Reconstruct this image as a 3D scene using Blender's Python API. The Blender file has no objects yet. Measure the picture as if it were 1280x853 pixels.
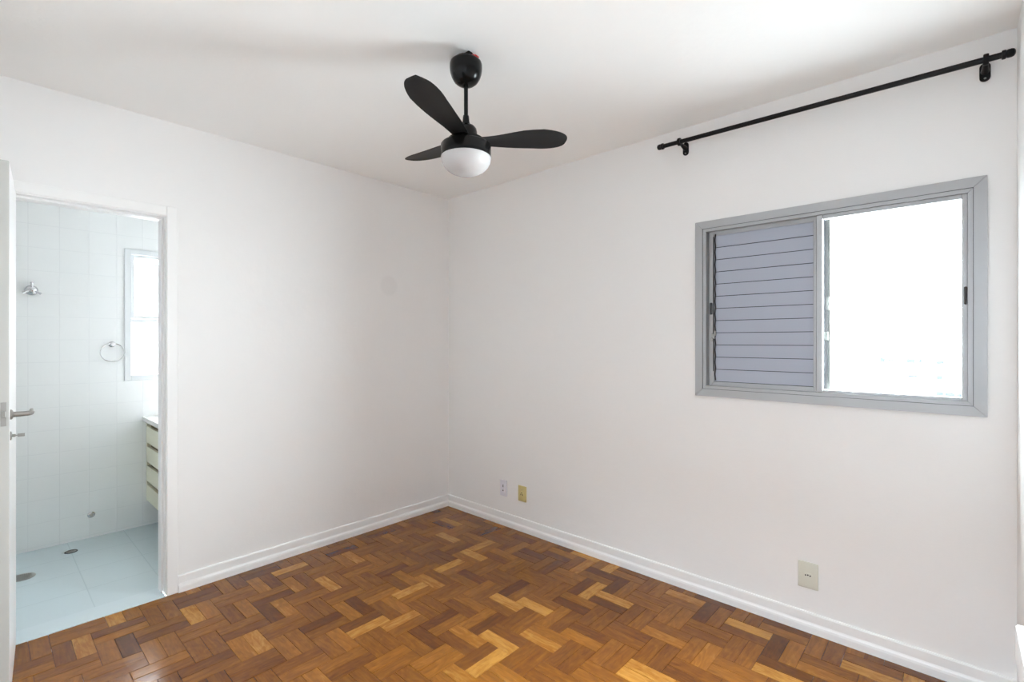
import bpy, bmesh, math, random
from mathutils import Vector, Matrix

random.seed(7)
C = bpy.context.scene.collection
SC = bpy.context.scene

# ------------------------------------------------------------------ camera, world, lights, exposure
H = 1.406                                   # eye height
F_PX = 608.6
cam_data = bpy.data.cameras.new('camera')
cam_data.sensor_width = 36.0
cam_data.lens = 36.0 * F_PX / 1280.0
cam_data.clip_start = 0.02
cam_data.clip_end = 600
cam = bpy.data.objects.new('camera', cam_data)
C.objects.link(cam)
cam.location = (0, 0, H)
cam.rotation_euler = (math.radians(90), 0, math.radians(42.46))
SC.camera = cam

SKY = 30.0
HALL_W = 26.0
HALL_COL = (0.82, 0.96, 1.08)
SC.view_settings.view_transform = 'Standard'
SC.view_settings.look = 'None'
SC.view_settings.gamma = 1.0
SC.view_settings.use_curve_mapping = False
SC.view_settings.exposure = 1.80
SC.cycles.max_bounces = 24
SC.cycles.diffuse_bounces = 14
SC.cycles.glossy_bounces = 6
SC.cycles.transparent_max_bounces = 16
SC.cycles.sample_clamp_indirect = 12.0
SC.cycles.caustics_reflective = False
SC.cycles.use_denoising = True

world = bpy.data.worlds.new('overcast_sky')
SC.world = world
world.use_nodes = True
bg = world.node_tree.nodes['Background']
bg.inputs['Color'].default_value = (0.87, 0.955, 1.01, 1)
# thin overcast: brighter towards the veiled sun, dimmer opposite it and below the horizon
SUN_DIR = Vector((0.95, 0.22, 0.22)).normalized()
DIP_DIR = Vector((-0.70, 0.71, 0.05)).normalized()
SKY_LOW, SKY_HIGH, SKY_DIP = 0.9, 1.65, 0.9
_n, _l = world.node_tree.nodes, world.node_tree.links
_tc = _n.new('ShaderNodeTexCoord')
_dot = _n.new('ShaderNodeVectorMath'); _dot.operation = 'DOT_PRODUCT'; _dot.inputs[1].default_value = SUN_DIR
_l.new(_tc.outputs['Generated'], _dot.inputs[0])
_mr = _n.new('ShaderNodeMapRange'); _mr.interpolation_type = 'SMOOTHSTEP'
_mr.inputs['From Min'].default_value = -0.35; _mr.inputs['From Max'].default_value = 0.95
_mr.inputs['To Min'].default_value = SKY * SKY_LOW; _mr.inputs['To Max'].default_value = SKY * SKY_HIGH
_l.new(_dot.outputs['Value'], _mr.inputs['Value'])
# added dip in the sky left of the window, keeps light off the right wall
_dc = _n.new('ShaderNodeVectorMath'); _dc.operation = 'DOT_PRODUCT'; _dc.inputs[1].default_value = DIP_DIR
_l.new(_tc.outputs['Generated'], _dc.inputs[0])
_mc = _n.new('ShaderNodeMapRange'); _mc.interpolation_type = 'SMOOTHSTEP'
_mc.inputs['From Min'].default_value = 0.38; _mc.inputs['From Max'].default_value = 0.90
_mc.inputs['To Min'].default_value = 1.0; _mc.inputs['To Max'].default_value = 1.0 - SKY_DIP
_l.new(_dc.outputs['Value'], _mc.inputs['Value'])
_mm = _n.new('ShaderNodeMath'); _mm.operation = 'MULTIPLY'
_l.new(_mr.outputs['Result'], _mm.inputs[0]); _l.new(_mc.outputs['Result'], _mm.inputs[1])
# below the horizon the city is dimmer than the sky
GROUND = 0.20
_sp = _n.new('ShaderNodeSeparateXYZ')
_l.new(_tc.outputs['Generated'], _sp.inputs[0])
_mg = _n.new('ShaderNodeMapRange'); _mg.interpolation_type = 'SMOOTHSTEP'
_mg.inputs['From Min'].default_value = -0.62; _mg.inputs['From Max'].default_value = 0.02
_mg.inputs['To Min'].default_value = GROUND; _mg.inputs['To Max'].default_value = 1.0
_l.new(_sp.outputs['Z'], _mg.inputs['Value'])
_ma = _n.new('ShaderNodeMath'); _ma.operation = 'MULTIPLY'
_l.new(_mm.outputs[0], _ma.inputs[0]); _l.new(_mg.outputs['Result'], _ma.inputs[1])
_l.new(_ma.outputs[0], bg.inputs['Strength'])


def portal(name, loc, rot, sx, sy):
    l = bpy.data.lights.new(name, 'AREA')
    l.shape = 'RECTANGLE'
    l.size, l.size_y = sx, sy
    l.cycles.is_portal = True
    o = bpy.data.objects.new(name, l)
    C.objects.link(o)
    o.location, o.rotation_euler = loc, rot
    return o


# room measures
XL, XR = -3.22, 0.17            # left wall, right wall
YB, YW = -0.02, 2.711           # back wall, window wall
ZC = 2.62                       # ceiling
BX0, BX1 = -4.57, -3.33         # bathroom
BY0, BY1 = -0.75, 1.36
portal('window_daylight', (-0.497, YW + 0.165, 1.5835), (math.radians(-90), 0, 0), 1.15, 0.945)
portal('bathroom_daylight', (BX0 - 0.16, 1.03, 1.60), (0, math.radians(-90), 0), 0.98, 0.60)

# ------------------------------------------------------------------ helpers


def link(name, bm, mat=None, parent=None, smooth=False, loc=None):
    me = bpy.data.meshes.new(name)
    bmesh.ops.recalc_face_normals(bm, faces=bm.faces[:])
    bm.to_mesh(me)
    bm.free()
    mats = mat if isinstance(mat, (list, tuple)) else [mat]
    for m in mats:
        if m:
            me.materials.append(m)
    if smooth:
        for p in me.polygons:
            p.use_smooth = True
        try:
            me.set_sharp_from_angle(angle=math.radians(38))
        except Exception:
            pass
    o = bpy.data.objects.new(name, me)
    C.objects.link(o)
    if parent:
        o.parent = parent
    if loc:
        o.location = loc
    return o


def thing(name, label, cat, loc=(0, 0, 0), rot=(0, 0, 0), group=None):
    o = bpy.data.objects.new(name, None)
    o.empty_display_size = 0.05
    C.objects.link(o)
    o.location, o.rotation_euler = loc, rot
    tag(o, label, cat, group)
    return o


def tag(o, label, cat, group=None):
    o['label'] = label
    o['category'] = cat
    if group:
        o['group'] = group
    return o


def struct(o, label=None):
    o['kind'] = 'structure'
    if label:
        o['label'] = label
    return o


def box(bm, lo, hi, bev=0.0, seg=2, M=None):
    r = bmesh.ops.create_cube(bm, size=1.0)
    vs = r['verts']
    s = [hi[i] - lo[i] for i in range(3)]
    c = [(hi[i] + lo[i]) / 2 for i in range(3)]
    for v in vs:
        v.co = Vector((v.co.x * s[0] + c[0], v.co.y * s[1] + c[1], v.co.z * s[2] + c[2]))
    if bev > 0:
        es = list({e for v in vs for e in v.link_edges})
        rb = bmesh.ops.bevel(bm, geom=es, offset=bev, segments=seg, affect='EDGES', profile=0.5)
        vs = list({v for f in rb['faces'] for v in f.verts} | {v for v in vs if v.is_valid})
    if M is not None:
        bmesh.ops.transform(bm, matrix=M, verts=[v for v in vs if v.is_valid])


def lathe(bm, prof, seg=40, M=None):
    """prof: list of (r, z); spun round z."""
    rings = []
    new = []
    for r, z in prof:
        if r < 1e-6:
            v = bm.verts.new((0, 0, z))
            rings.append([v])
            new.append(v)
        else:
            ring = [bm.verts.new((r * math.cos(2 * math.pi * k / seg), r * math.sin(2 * math.pi * k / seg), z)) for k in range(seg)]
            rings.append(ring)
            new += ring
    for a, b in zip(rings, rings[1:]):
        for k in range(seg):
            k2 = (k + 1) % seg
            if len(a) == 1 and len(b) == 1:
                continue
            if len(a) == 1:
                bm.faces.new((a[0], b[k], b[k2]))
            elif len(b) == 1:
                bm.faces.new((a[k], b[0], a[k2]))
            else:
                bm.faces.new((a[k], b[k], b[k2], a[k2]))
    for ring in (rings[0], rings[-1]):
        if len(ring) > 2:
            bm.faces.new(ring)
    if M is not None:
        bmesh.ops.transform(bm, matrix=M, verts=new)


def tube(bm, pts, rad, seg=14, closed=False):
    pts = [Vector(p) for p in pts]
    n = len(pts)
    rads = rad if isinstance(rad, (list, tuple)) else [rad] * n
    rings = []
    prev = None
    for i, p in enumerate(pts):
        if closed:
            t = (pts[(i + 1) % n] - pts[i - 1]).normalized()
        else:
            t = (pts[min(i + 1, n - 1)] - pts[max(i - 1, 0)]).normalized()
        if prev is None:
            u = t.orthogonal().normalized()
        else:
            u = (prev - t * prev.dot(t)).normalized()
        prev = u
        w = t.cross(u)
        rings.append([bm.verts.new(p + (u * math.cos(2 * math.pi * k / seg) + w * math.sin(2 * math.pi * k / seg)) * rads[i]) for k in range(seg)])
    pairs = list(zip(rings, rings[1:])) + ([(rings[-1], rings[0])] if closed else [])
    for a, b in pairs:
        for k in range(seg):
            k2 = (k + 1) % seg
            bm.faces.new((a[k], b[k], b[k2], a[k2]))
    if not closed:
        bm.faces.new(rings[0])
        bm.faces.new(rings[-1])


def extrude_profile(bm, prof, p0, p1, out):
    """prof: (out, z) outline; swept from p0 to p1 (both at floor level), 'out' is the unit direction off the wall."""
    p0, p1, out = Vector(p0), Vector(p1), Vector(out)
    A = [bm.verts.new(p0 + out * a + Vector((0, 0, z))) for a, z in prof]
    B = [bm.verts.new(p1 + out * a + Vector((0, 0, z))) for a, z in prof]
    n = len(prof)
    for i in range(n):
        j = (i + 1) % n
        bm.faces.new((A[i], A[j], B[j], B[i]))
    bm.faces.new(A)
    bm.faces.new(B)


def axis_to(d):
    return Vector((0, 0, 1)).rotation_difference(Vector(d).normalized()).to_matrix().to_4x4()


# ------------------------------------------------------------------ materials


def srgb(r, g, b):
    f = lambda c: (c / 255 / 12.92) if c / 255 <= 0.04045 else ((c / 255 + 0.055) / 1.055) ** 2.4
    return (f(r), f(g), f(b), 1)


def principled(name, col, rough=0.5, metal=0.0, spec=0.5, bump=0.0, bscale=40.0, coat=0.0, vary=0.0, bdist=0.002):
    m = bpy.data.materials.new(name)
    m.use_nodes = True
    nt = m.node_tree
    b = nt.nodes['Principled BSDF']
    b.inputs['Base Color'].default_value = col
    b.inputs['Roughness'].default_value = rough
    b.inputs['Metallic'].default_value = metal
    b.inputs['Specular IOR Level'].default_value = spec
    b.inputs['Coat Weight'].default_value = coat
    if bump or vary:
        tc = nt.nodes.new('ShaderNodeTexCoord')
        nz = nt.nodes.new('ShaderNodeTexNoise')
        nz.inputs['Scale'].default_value = bscale
        nz.inputs['Detail'].default_value = 4
        nt.links.new(tc.outputs['Object'], nz.inputs['Vector'])
        if bump:
            bp = nt.nodes.new('ShaderNodeBump')
            bp.inputs['Strength'].default_value = bump
            bp.inputs['Distance'].default_value = bdist
            nt.links.new(nz.outputs['Fac'], bp.inputs['Height'])
            nt.links.new(bp.outputs['Normal'], b.inputs['Normal'])
        if vary:
            mx = nt.nodes.new('ShaderNodeMix')
            mx.data_type = 'RGBA'
            mx.inputs['A'].default_value = tuple(c * (1 - vary) for c in col[:3]) + (1,)
            mx.inputs['B'].default_value = tuple(min(1, c * (1 + vary)) for c in col[:3]) + (1,)
            nt.links.new(nz.outputs['Fac'], mx.inputs['Factor'])
            nt.links.new(mx.outputs['Result'], b.inputs['Base Color'])
    return m


def wall_paint(name, col, patch=None):
    """Matt wall paint over slightly uneven plaster; patch = (x, y, z, radius) of a touched-up spot."""
    m = bpy.data.materials.new(name)
    m.use_nodes = True
    nt = m.node_tree
    N, L = nt.nodes, nt.links
    b = N['Principled BSDF']
    b.inputs['Roughness'].default_value = 0.62
    b.inputs['Specular IOR Level'].default_value = 0.25
    g = N.new('ShaderNodeNewGeometry')
    n1 = N.new('ShaderNodeTexNoise')
    n1.inputs['Scale'].default_value = 3.2
    n1.inputs['Detail'].default_value = 5
    n1.inputs['Roughness'].default_value = 0.55
    n2 = N.new('ShaderNodeTexNoise')
    n2.inputs['Scale'].default_value = 160
    n2.inputs['Detail'].default_value = 2
    for n in (n1, n2):
        L.new(g.outputs['Position'], n.inputs['Vector'])
    b1 = N.new('ShaderNodeBump')
    b1.inputs['Strength'].default_value = 0.22
    b1.inputs['Distance'].default_value = 0.02
    L.new(n1.outputs['Fac'], b1.inputs['Height'])
    b2 = N.new('ShaderNodeBump')
    b2.inputs['Strength'].default_value = 0.12
    b2.inputs['Distance'].default_value = 0.001
    L.new(n2.outputs['Fac'], b2.inputs['Height'])
    L.new(b1.outputs['Normal'], b2.inputs['Normal'])
    L.new(b2.outputs['Normal'], b.inputs['Normal'])
    b.inputs['Base Color'].default_value = col
    if patch:
        d = N.new('ShaderNodeVectorMath')
        d.operation = 'DISTANCE'
        d.inputs[1].default_value = patch[:3]
        L.new(g.outputs['Position'], d.inputs[0])
        mr = N.new('ShaderNodeMapRange')
        mr.inputs['From Min'].default_value = patch[3] * 0.75
        mr.inputs['From Max'].default_value = patch[3]
        mr.inputs['To Min'].default_value = 1
        mr.inputs['To Max'].default_value = 0
        L.new(d.outputs['Value'], mr.inputs['Value'])
        mx = N.new('ShaderNodeMix')
        mx.data_type = 'RGBA'
        mx.inputs['A'].default_value = col
        mx.inputs['B'].default_value = tuple(c * 0.955 for c in col[:3]) + (1,)
        L.new(mr.outputs['Result'], mx.inputs['Factor'])
        L.new(mx.outputs['Result'], b.inputs['Base Color'])
    return m


def tile_mat(name, col, grout, module, axes, phase, rough=0.12, line=0.012, bump=0.25):
    """Square tiles with thin joints, laid along two world axes."""
    m = bpy.data.materials.new(name)
    m.use_nodes = True
    nt = m.node_tree
    N, L = nt.nodes, nt.links
    b = N['Principled BSDF']
    b.inputs['Roughness'].default_value = rough
    g = N.new('ShaderNodeNewGeometry')
    sp = N.new('ShaderNodeSeparateXYZ')
    L.new(g.outputs['Position'], sp.inputs[0])
    ds = []
    for ax, ph in zip(axes, phase):
        a = N.new('ShaderNodeMath'); a.operation = 'SUBTRACT'; a.inputs[1].default_value = ph - module * 50
        L.new(sp.outputs[ax], a.inputs[0])
        q = N.new('ShaderNodeMath'); q.operation = 'DIVIDE'; q.inputs[1].default_value = module
        L.new(a.outputs[0], q.inputs[0])
        fr = N.new('ShaderNodeMath'); fr.operation = 'FRACT'
        L.new(q.outputs[0], fr.inputs[0])
        pp = N.new('ShaderNodeMath'); pp.operation = 'PINGPONG'; pp.inputs[1].default_value = 0.5
        L.new(fr.outputs[0], pp.inputs[0])
        ds.append(pp)
    mn = N.new('ShaderNodeMath'); mn.operation = 'MINIMUM'
    L.new(ds[0].outputs[0], mn.inputs[0]); L.new(ds[1].outputs[0], mn.inputs[1])
    mr = N.new('ShaderNodeMapRange')
    mr.inputs['From Min'].default_value = line * 0.4
    mr.inputs['From Max'].default_value = line
    L.new(mn.outputs[0], mr.inputs['Value'])
    mx = N.new('ShaderNodeMix'); mx.data_type = 'RGBA'
    mx.inputs['A'].default_value = grout
    mx.inputs['B'].default_value = col
    L.new(mr.outputs['Result'], mx.inputs['Factor'])
    L.new(mx.outputs['Result'], b.inputs['Base Color'])
    bp = N.new('ShaderNodeBump'); bp.inputs['Strength'].default_value = bump; bp.inputs['Distance'].default_value = 0.002
    L.new(mr.outputs['Result'], bp.inputs['Height'])
    L.new(bp.outputs['Normal'], b.inputs['Normal'])
    return m


def glass_mat(name, tint=(0.97, 0.985, 0.98, 1)):
    m = bpy.data.materials.new(name)
    m.use_nodes = True
    nt = m.node_tree
    N, L = nt.nodes, nt.links
    N.remove(N['Principled BSDF'])
    t = N.new('ShaderNodeBsdfTransparent'); t.inputs[0].default_value = tint
    gl = N.new('ShaderNodeBsdfGlossy'); gl.inputs['Roughness'].default_value = 0.02
    # Schlick reflectance of a thin pane, the same from either side
    ge = N.new('ShaderNodeNewGeometry')
    dt = N.new('ShaderNodeVectorMath'); dt.operation = 'DOT_PRODUCT'
    L.new(ge.outputs['Incoming'], dt.inputs[0]); L.new(ge.outputs['Normal'], dt.inputs[1])
    ab = N.new('ShaderNodeMath'); ab.operation = 'ABSOLUTE'; L.new(dt.outputs['Value'], ab.inputs[0])
    om = N.new('ShaderNodeMath'); om.operation = 'SUBTRACT'; om.inputs[0].default_value = 1.0; L.new(ab.outputs[0], om.inputs[1])
    pw = N.new('ShaderNodeMath'); pw.operation = 'POWER'; pw.inputs[1].default_value = 5.0; L.new(om.outputs[0], pw.inputs[0])
    fr = N.new('ShaderNodeMath'); fr.operation = 'MULTIPLY_ADD'; fr.inputs[1].default_value = 0.96; fr.inputs[2].default_value = 0.04
    L.new(pw.outputs[0], fr.inputs[0])
    mx = N.new('ShaderNodeMixShader')
    L.new(fr.outputs[0], mx.inputs[0]); L.new(t.outputs[0], mx.inputs[1]); L.new(gl.outputs[0], mx.inputs[2])
    L.new(mx.outputs[0], N['Material Output'].inputs['Surface'])
    return m


def parquet_mat():
    m = bpy.data.materials.new('varnished_parquet')
    m.use_nodes = True
    nt = m.node_tree
    N, L = nt.nodes, nt.links
    b = N['Principled BSDF']
    uv = N.new('ShaderNodeUVMap'); uv.uv_map = 'grain'
    at = N.new('ShaderNodeAttribute'); at.attribute_name = 'tone'
    ram = N.new('ShaderNodeValToRGB')
    cr = ram.color_ramp
    stops = [(0.0, (82, 43, 14)), (0.22, (98, 54, 14)), (0.5, (126, 75, 19)), (0.75, (149, 94, 27)), (1.0, (184, 130, 54))]
    cr.elements[0].position = 0; cr.elements[0].color = srgb(*stops[0][1])
    cr.elements[1].position = 1; cr.elements[1].color = srgb(*stops[-1][1])
    for p, c in stops[1:-1]:
        e = cr.elements.new(p); e.color = srgb(*c)
    mp = N.new('ShaderNodeMapping'); mp.inputs['Scale'].default_value = (4.5, 60, 1)
    L.new(uv.outputs[0], mp.inputs['Vector'])
    nz = N.new('ShaderNodeTexNoise'); nz.inputs['Scale'].default_value = 1.0; nz.inputs['Detail'].default_value = 5
    nz.inputs['Roughness'].default_value = 0.6; nz.inputs['Distortion'].default_value = 1.2
    L.new(mp.outputs[0], nz.inputs['Vector'])
    mp2 = N.new('ShaderNodeMapping'); mp2.inputs['Scale'].default_value = (9, 22, 1)
    L.new(uv.outputs[0], mp2.inputs['Vector'])
    nz2 = N.new('ShaderNodeTexNoise'); nz2.inputs['Scale'].default_value = 1.0; nz2.inputs['Detail'].default_value = 3
    nz2.inputs['Distortion'].default_value = 2.0
    L.new(mp2.outputs[0], nz2.inputs['Vector'])
    a1 = N.new('ShaderNodeMath'); a1.operation = 'MULTIPLY_ADD'; a1.inputs[1].default_value = 0.55; a1.inputs[2].default_value = -0.275
    L.new(nz.outputs['Fac'], a1.inputs[0])
    a2 = N.new('ShaderNodeMath'); a2.operation = 'MULTIPLY_ADD'; a2.inputs[1].default_value = 0.50; a2.inputs[2].default_value = -0.25
    L.new(nz2.outputs['Fac'], a2.inputs[0])
    s1 = N.new('ShaderNodeMath'); s1.operation = 'ADD'
    L.new(a1.outputs[0], s1.inputs[0]); L.new(a2.outputs[0], s1.inputs[1])
    s2 = N.new('ShaderNodeMath'); s2.operation = 'ADD'
    L.new(s1.outputs[0], s2.inputs[0]); L.new(at.outputs['Fac'], s2.inputs[1])
    L.new(s2.outputs[0], ram.inputs['Fac'])
    L.new(ram.outputs['Color'], b.inputs['Base Color'])
    b.inputs['Roughness'].default_value = 0.17
    b.inputs['Specular IOR Level'].default_value = 0.36
    g = N.new('ShaderNodeNewGeometry')
    nb = N.new('ShaderNodeTexNoise'); nb.inputs['Scale'].default_value = 14; nb.inputs['Detail'].default_value = 2
    L.new(g.outputs['Position'], nb.inputs['Vector'])
    bp = N.new('ShaderNodeBump'); bp.inputs['Strength'].default_value = 0.25; bp.inputs['Distance'].default_value = 0.004
    L.new(nb.outputs['Fac'], bp.inputs['Height'])
    L.new(bp.outputs['Normal'], b.inputs['Normal'])
    return m


def joint_mat():
    m = bpy.data.materials.new('parquet_joint')
    m.use_nodes = True
    nt = m.node_tree
    N, L = nt.nodes, nt.links
    b = N['Principled BSDF']
    b.inputs['Roughness'].default_value = 0.9
    g = N.new('ShaderNodeNewGeometry')
    nz = N.new('ShaderNodeTexNoise'); nz.inputs['Scale'].default_value = 14; nz.inputs['Detail'].default_value = 2
    L.new(g.outputs['Position'], nz.inputs['Vector'])
    cr = N.new('ShaderNodeValToRGB')
    cr.color_ramp.elements[0].position = 0.60; cr.color_ramp.elements[0].color = srgb(52, 32, 16)
    cr.color_ramp.elements[1].position = 0.68; cr.color_ramp.elements[1].color = srgb(150, 138, 122)
    L.new(nz.outputs['Fac'], cr.inputs['Fac'])
    L.new(cr.outputs['Color'], b.inputs['Base Color'])
    return m


M = {}
M['wall'] = wall_paint('white_wall_paint', (0.80, 0.79, 0.785, 1), patch=(XL, 2.12, 1.83, 0.085))
M['ceiling'] = wall_paint('white_ceiling_paint', (0.87, 0.865, 0.855, 1))
M['trim'] = principled('white_gloss_paint', (0.82, 0.815, 0.81, 1), rough=0.32, bump=0.05, bscale=30)
M['door'] = principled('darkened_door_edge', (0.47, 0.465, 0.44, 1), rough=0.35, bump=0.05, bscale=18)  # beige-grey door edge, darkened to offset the strong window light on it
M['wood'] = parquet_mat()
M['joint'] = joint_mat()
M['alu'] = principled('grey_anodised_aluminium', (0.385, 0.39, 0.40, 1), rough=0.42, metal=0.35, bump=0.02, bscale=200)
M['alu_dull'] = principled('darkened_aluminium', (0.15, 0.155, 0.14, 1), rough=0.6, metal=0.1, bump=0.03, bscale=80)  # greenish grey, darkened to offset direct sky light on the rear stile
M['slat'] = principled('pale_grey_slat', (0.36, 0.385, 0.455, 1), rough=0.5, metal=0.1, bump=0.02, bscale=120)
M['seal'] = principled('dark_seal', (0.035, 0.035, 0.037, 1), rough=0.6, bump=0.05)
M['black'] = principled('black_satin', (0.005, 0.0047, 0.0047, 1), rough=0.22, spec=0.22, bump=0.02, bscale=90)
M['blackblade'] = principled('black_matt_blade', (0.011, 0.0105, 0.0105, 1), rough=0.5, spec=0.18, bump=0.06, bscale=60)
M['blackmetal'] = principled('black_rod_paint', (0.008, 0.0075, 0.0085, 1), rough=0.38, spec=0.2, bump=0.03, bscale=60)
M['dome'] = principled('opal_dome', (0.50, 0.485, 0.485, 1), rough=0.22, bump=0.01)
M['red'] = principled('red_wire', (0.55, 0.03, 0.03, 1), rough=0.4, bump=0.02)
M['chrome'] = principled('chrome', (0.62, 0.62, 0.63, 1), rough=0.14, metal=1.0, bump=0.01)
M['steel'] = principled('worn_steel', (0.36, 0.35, 0.33, 1), rough=0.38, metal=0.9, bump=0.05, bscale=60)
M['plate_white'] = principled('white_plastic', (0.72, 0.71, 0.77, 1), rough=0.35, bump=0.01)
M['plate_yellow'] = principled('yellowed_plastic', srgb(206, 190, 132), rough=0.4, bump=0.01)
M['plate_cream'] = principled('cream_plastic', srgb(208, 208, 196), rough=0.35, bump=0.01)
M['hole'] = principled('socket_hole', (0.02, 0.02, 0.02, 1), rough=0.7, bump=0.01)
M['bathtile'] = tile_mat('white_wall_tile', (0.81, 0.822, 0.82, 1), (0.76, 0.772, 0.775, 1), 0.155, (1, 2), (0.215, 0.02), line=0.016)
M['bathfloor'] = tile_mat('pale_blue_floor_tile', srgb(198, 211, 216), srgb(186, 200, 206), 0.31, (0, 1), (-3.95, 0.10), rough=0.25, line=0.010)
M['sill'] = principled('pale_stone', srgb(203, 215, 220), rough=0.25, vary=0.04, bscale=12)
M['cream'] = principled('cream_laminate', srgb(226, 222, 200), rough=0.4, bump=0.01)
M['recess'] = principled('brown_recess', srgb(140, 122, 88), rough=0.6, bump=0.02)
M['marble'] = principled('white_marble', (0.80, 0.79, 0.77, 1), rough=0.2, vary=0.04, bscale=9)
M['glass'] = glass_mat('clear_glass')
M['dimglass'] = glass_mat('dimming_glass', (0.64, 0.625, 0.62, 1))  # grey tint added to the panes to cut daylight into the bathroom
M['concrete'] = principled('pale_render', (0.82, 0.82, 0.82, 1), rough=0.8, vary=0.03, bscale=0.4)
M['winpane'] = principled('far_window_glass', (0.010, 0.0115, 0.015, 1), rough=0.9, spec=0.0, bump=0.01)
M['hallfloor'] = principled('hall_floor_neutral_bounce', srgb(200, 195, 188), rough=0.4, vary=0.15, bscale=8)  # unseen corridor floor, made pale grey so the bounced fill light stays neutral

# ------------------------------------------------------------------ structure: floor (double herringbone parquet)
U = 0.0692
OX, OY = -1.690, 1.604
GAP = 0.0006


def build_floor():
    bm = bmesh.new()
    tone = bm.faces.layers.float.new('tone_f')
    uvl = bm.loops.layers.uv.new('grain')
    x0, x1, y0, y1 = XL + 0.0, XR, -0.14, YW
    xt = -3.205                                 # door threshold edge
    light = [(-1.587, 1.634), (-1.665, 1.995), (-2.287, 0.985), (-2.15, 0.912), (-2.147, 1.272), (-2.287, 1.63), (-1.515, 1.49),
             (-1.62, 1.85), (-2.91, 0.765), (-0.755, 2.56)]

    def block(ax0, ax1, ay0, ay1, along_x):
        cx, cy = (ax0 + ax1) / 2, (ay0 + ay1) / 2
        a0, a1, b0, b1 = max(ax0, x0), min(ax1, x1), max(ay0, y0), min(ay1, y1)
        if a1 - a0 < 0.004 or b1 - b0 < 0.004:
            return
        g = GAP * random.choice([0.6, 1, 1, 1.4, 1.8])
        a0 += g; a1 -= g; b0 += g; b1 -= g
        zc = random.gauss(0, 0.00012)
        tx, ty = random.gauss(0, 0.0032), random.gauss(0, 0.0032)
        t = min(0.95, max(0.2, random.gauss(0.50, 0.12)))
        if random.random() < 0.10:
            t = random.uniform(0.8, 0.95)
        if random.random() < 0.08:
            t = random.uniform(0.16, 0.28)
        for lx, ly in light:
            if abs(cx - lx) < 0.03 and abs(cy - ly) < 0.03:
                t = random.uniform(0.86, 0.97)
        e = 0.0011
        zt = lambda x, y, d=0: zc + tx * (x - cx) + ty * (y - cy) - d
        low = [bm.verts.new((x, y, -0.006)) for x, y in ((a0, b0), (a1, b0), (a1, b1), (a0, b1))]
        mid = [bm.verts.new((x, y, zt(x, y, 0.0007))) for x, y in ((a0, b0), (a1, b0), (a1, b1), (a0, b1))]
        top = [bm.verts.new((x, y, zt(x, y))) for x, y in ((a0 + e, b0 + e), (a1 - e, b0 + e), (a1 - e, b1 - e), (a0 + e, b1 - e))]
        ou, ov = random.uniform(0, 50), random.uniform(0, 50)
        fs = [bm.faces.new(top)]
        for A, B in ((low, mid), (mid, top)):
            for i in range(4):
                j = (i + 1) % 4
                fs.append(bm.faces.new((A[i], A[j], B[j], B[i])))
        for f in fs:
            f[tone] = t
            f.material_index = 0
            for lp in f.loops:
                x, y = lp.vert.co.x - cx, lp.vert.co.y - cy
                lp[uvl].uv = (x + ou, y + ov) if along_x else (y + ou, x + ov)

    for i in range(-30, 31):
        for j in range(-40, 41):
            px, py = OX + U * (-i + 2 * j), OY + U * (5 * i + 2 * j)
            if px < x0 - 0.4 or px > x1 + 0.4 or py < y0 - 0.6 or py > y1 + 0.4:
                continue
            block(px, px + 3 * U, py, py + U, True)
            block(px, px + 3 * U, py + U, py + 2 * U, True)
            block(px, px + U, py + 2 * U, py + 5 * U, False)
            block(px + U, px + 2 * U, py + 2 * U, py + 5 * U, False)
    # bed of dark joint filler below
    vs = [bm.verts.new((x, y, -0.0035)) for x, y in ((x0, y0), (x1, y0), (x1, y1), (x0, y1))]
    f = bm.faces.new(vs); f.material_index = 1
    me = bpy.data.meshes.new('floor')
    bmesh.ops.recalc_face_normals(bm, faces=bm.faces[:])
    bm.faces.ensure_lookup_table()
    tones = [ff[tone] for ff in bm.faces]
    bm.to_mesh(me); bm.free()
    at = me.attributes.new('tone', 'FLOAT', 'FACE')
    at.data.foreach_set('value', tones)
    me.materials.append(M['wood']); me.materials.append(M['joint'])
    for p in me.polygons:
        if p.normal.z < 0 and p.material_index == 1:
            p.flip()
    o = bpy.data.objects.new('floor', me)
    C.objects.link(o)
    return struct(o, 'brown parquet floor of wood blocks laid in a double herringbone')


build_floor()

# ------------------------------------------------------------------ structure: ceiling and walls
DO0, DO1, DOZ = 0.09, 0.69, 2.092          # bathroom door opening (y range, head)
WX0, WX1, WZ0, WZ1 = -1.070, 0.076, 1.114, 2.053   # window hole
EX0, EX1, EZ = -0.80, 0.12, 2.10           # entrance opening in the back wall
T = 0.12

bm = bmesh.new()
box(bm, (XL, YB - T, ZC), (XR + 0.12, YW + 0.16, ZC + 0.1))
struct(link('ceiling', bm, M['ceiling']), 'flat white painted ceiling')

bm = bmesh.new()     # left wall with the bathroom doorway
box(bm, (BX1, BY0 - 0.1, -0.06), (XL, DO0 - 0.03, ZC + 0.1))
box(bm, (BX1, DO1 + 0.03, -0.06), (XL, YW + 0.16, ZC + 0.1))
box(bm, (BX1, DO0 - 0.03, DOZ + 0.03), (XL, DO1 + 0.03, ZC + 0.1))
struct(link('wall_left', bm, M['wall']), 'white wall with the bathroom doorway')

bm = bmesh.new()     # window wall
y0, y1 = YW, YW + 0.16
box(bm, (XL, y0, -0.01), (WX0, y1, ZC))
box(bm, (WX1, y0, -0.01), (XR + 0.12, y1, ZC))
box(bm, (WX0, y0, -0.01), (WX1, y1, WZ0))
box(bm, (WX0, y0, WZ1), (WX1, y1, ZC))
struct(link('wall_window', bm, M['wall']), 'white wall with the aluminium window')

bm = bmesh.new()
box(bm, (XR, YB - T, -0.01), (XR + 0.12, YW, ZC))
struct(link('wall_right', bm, M['wall']), 'white wall at the right edge of the photo')

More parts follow.
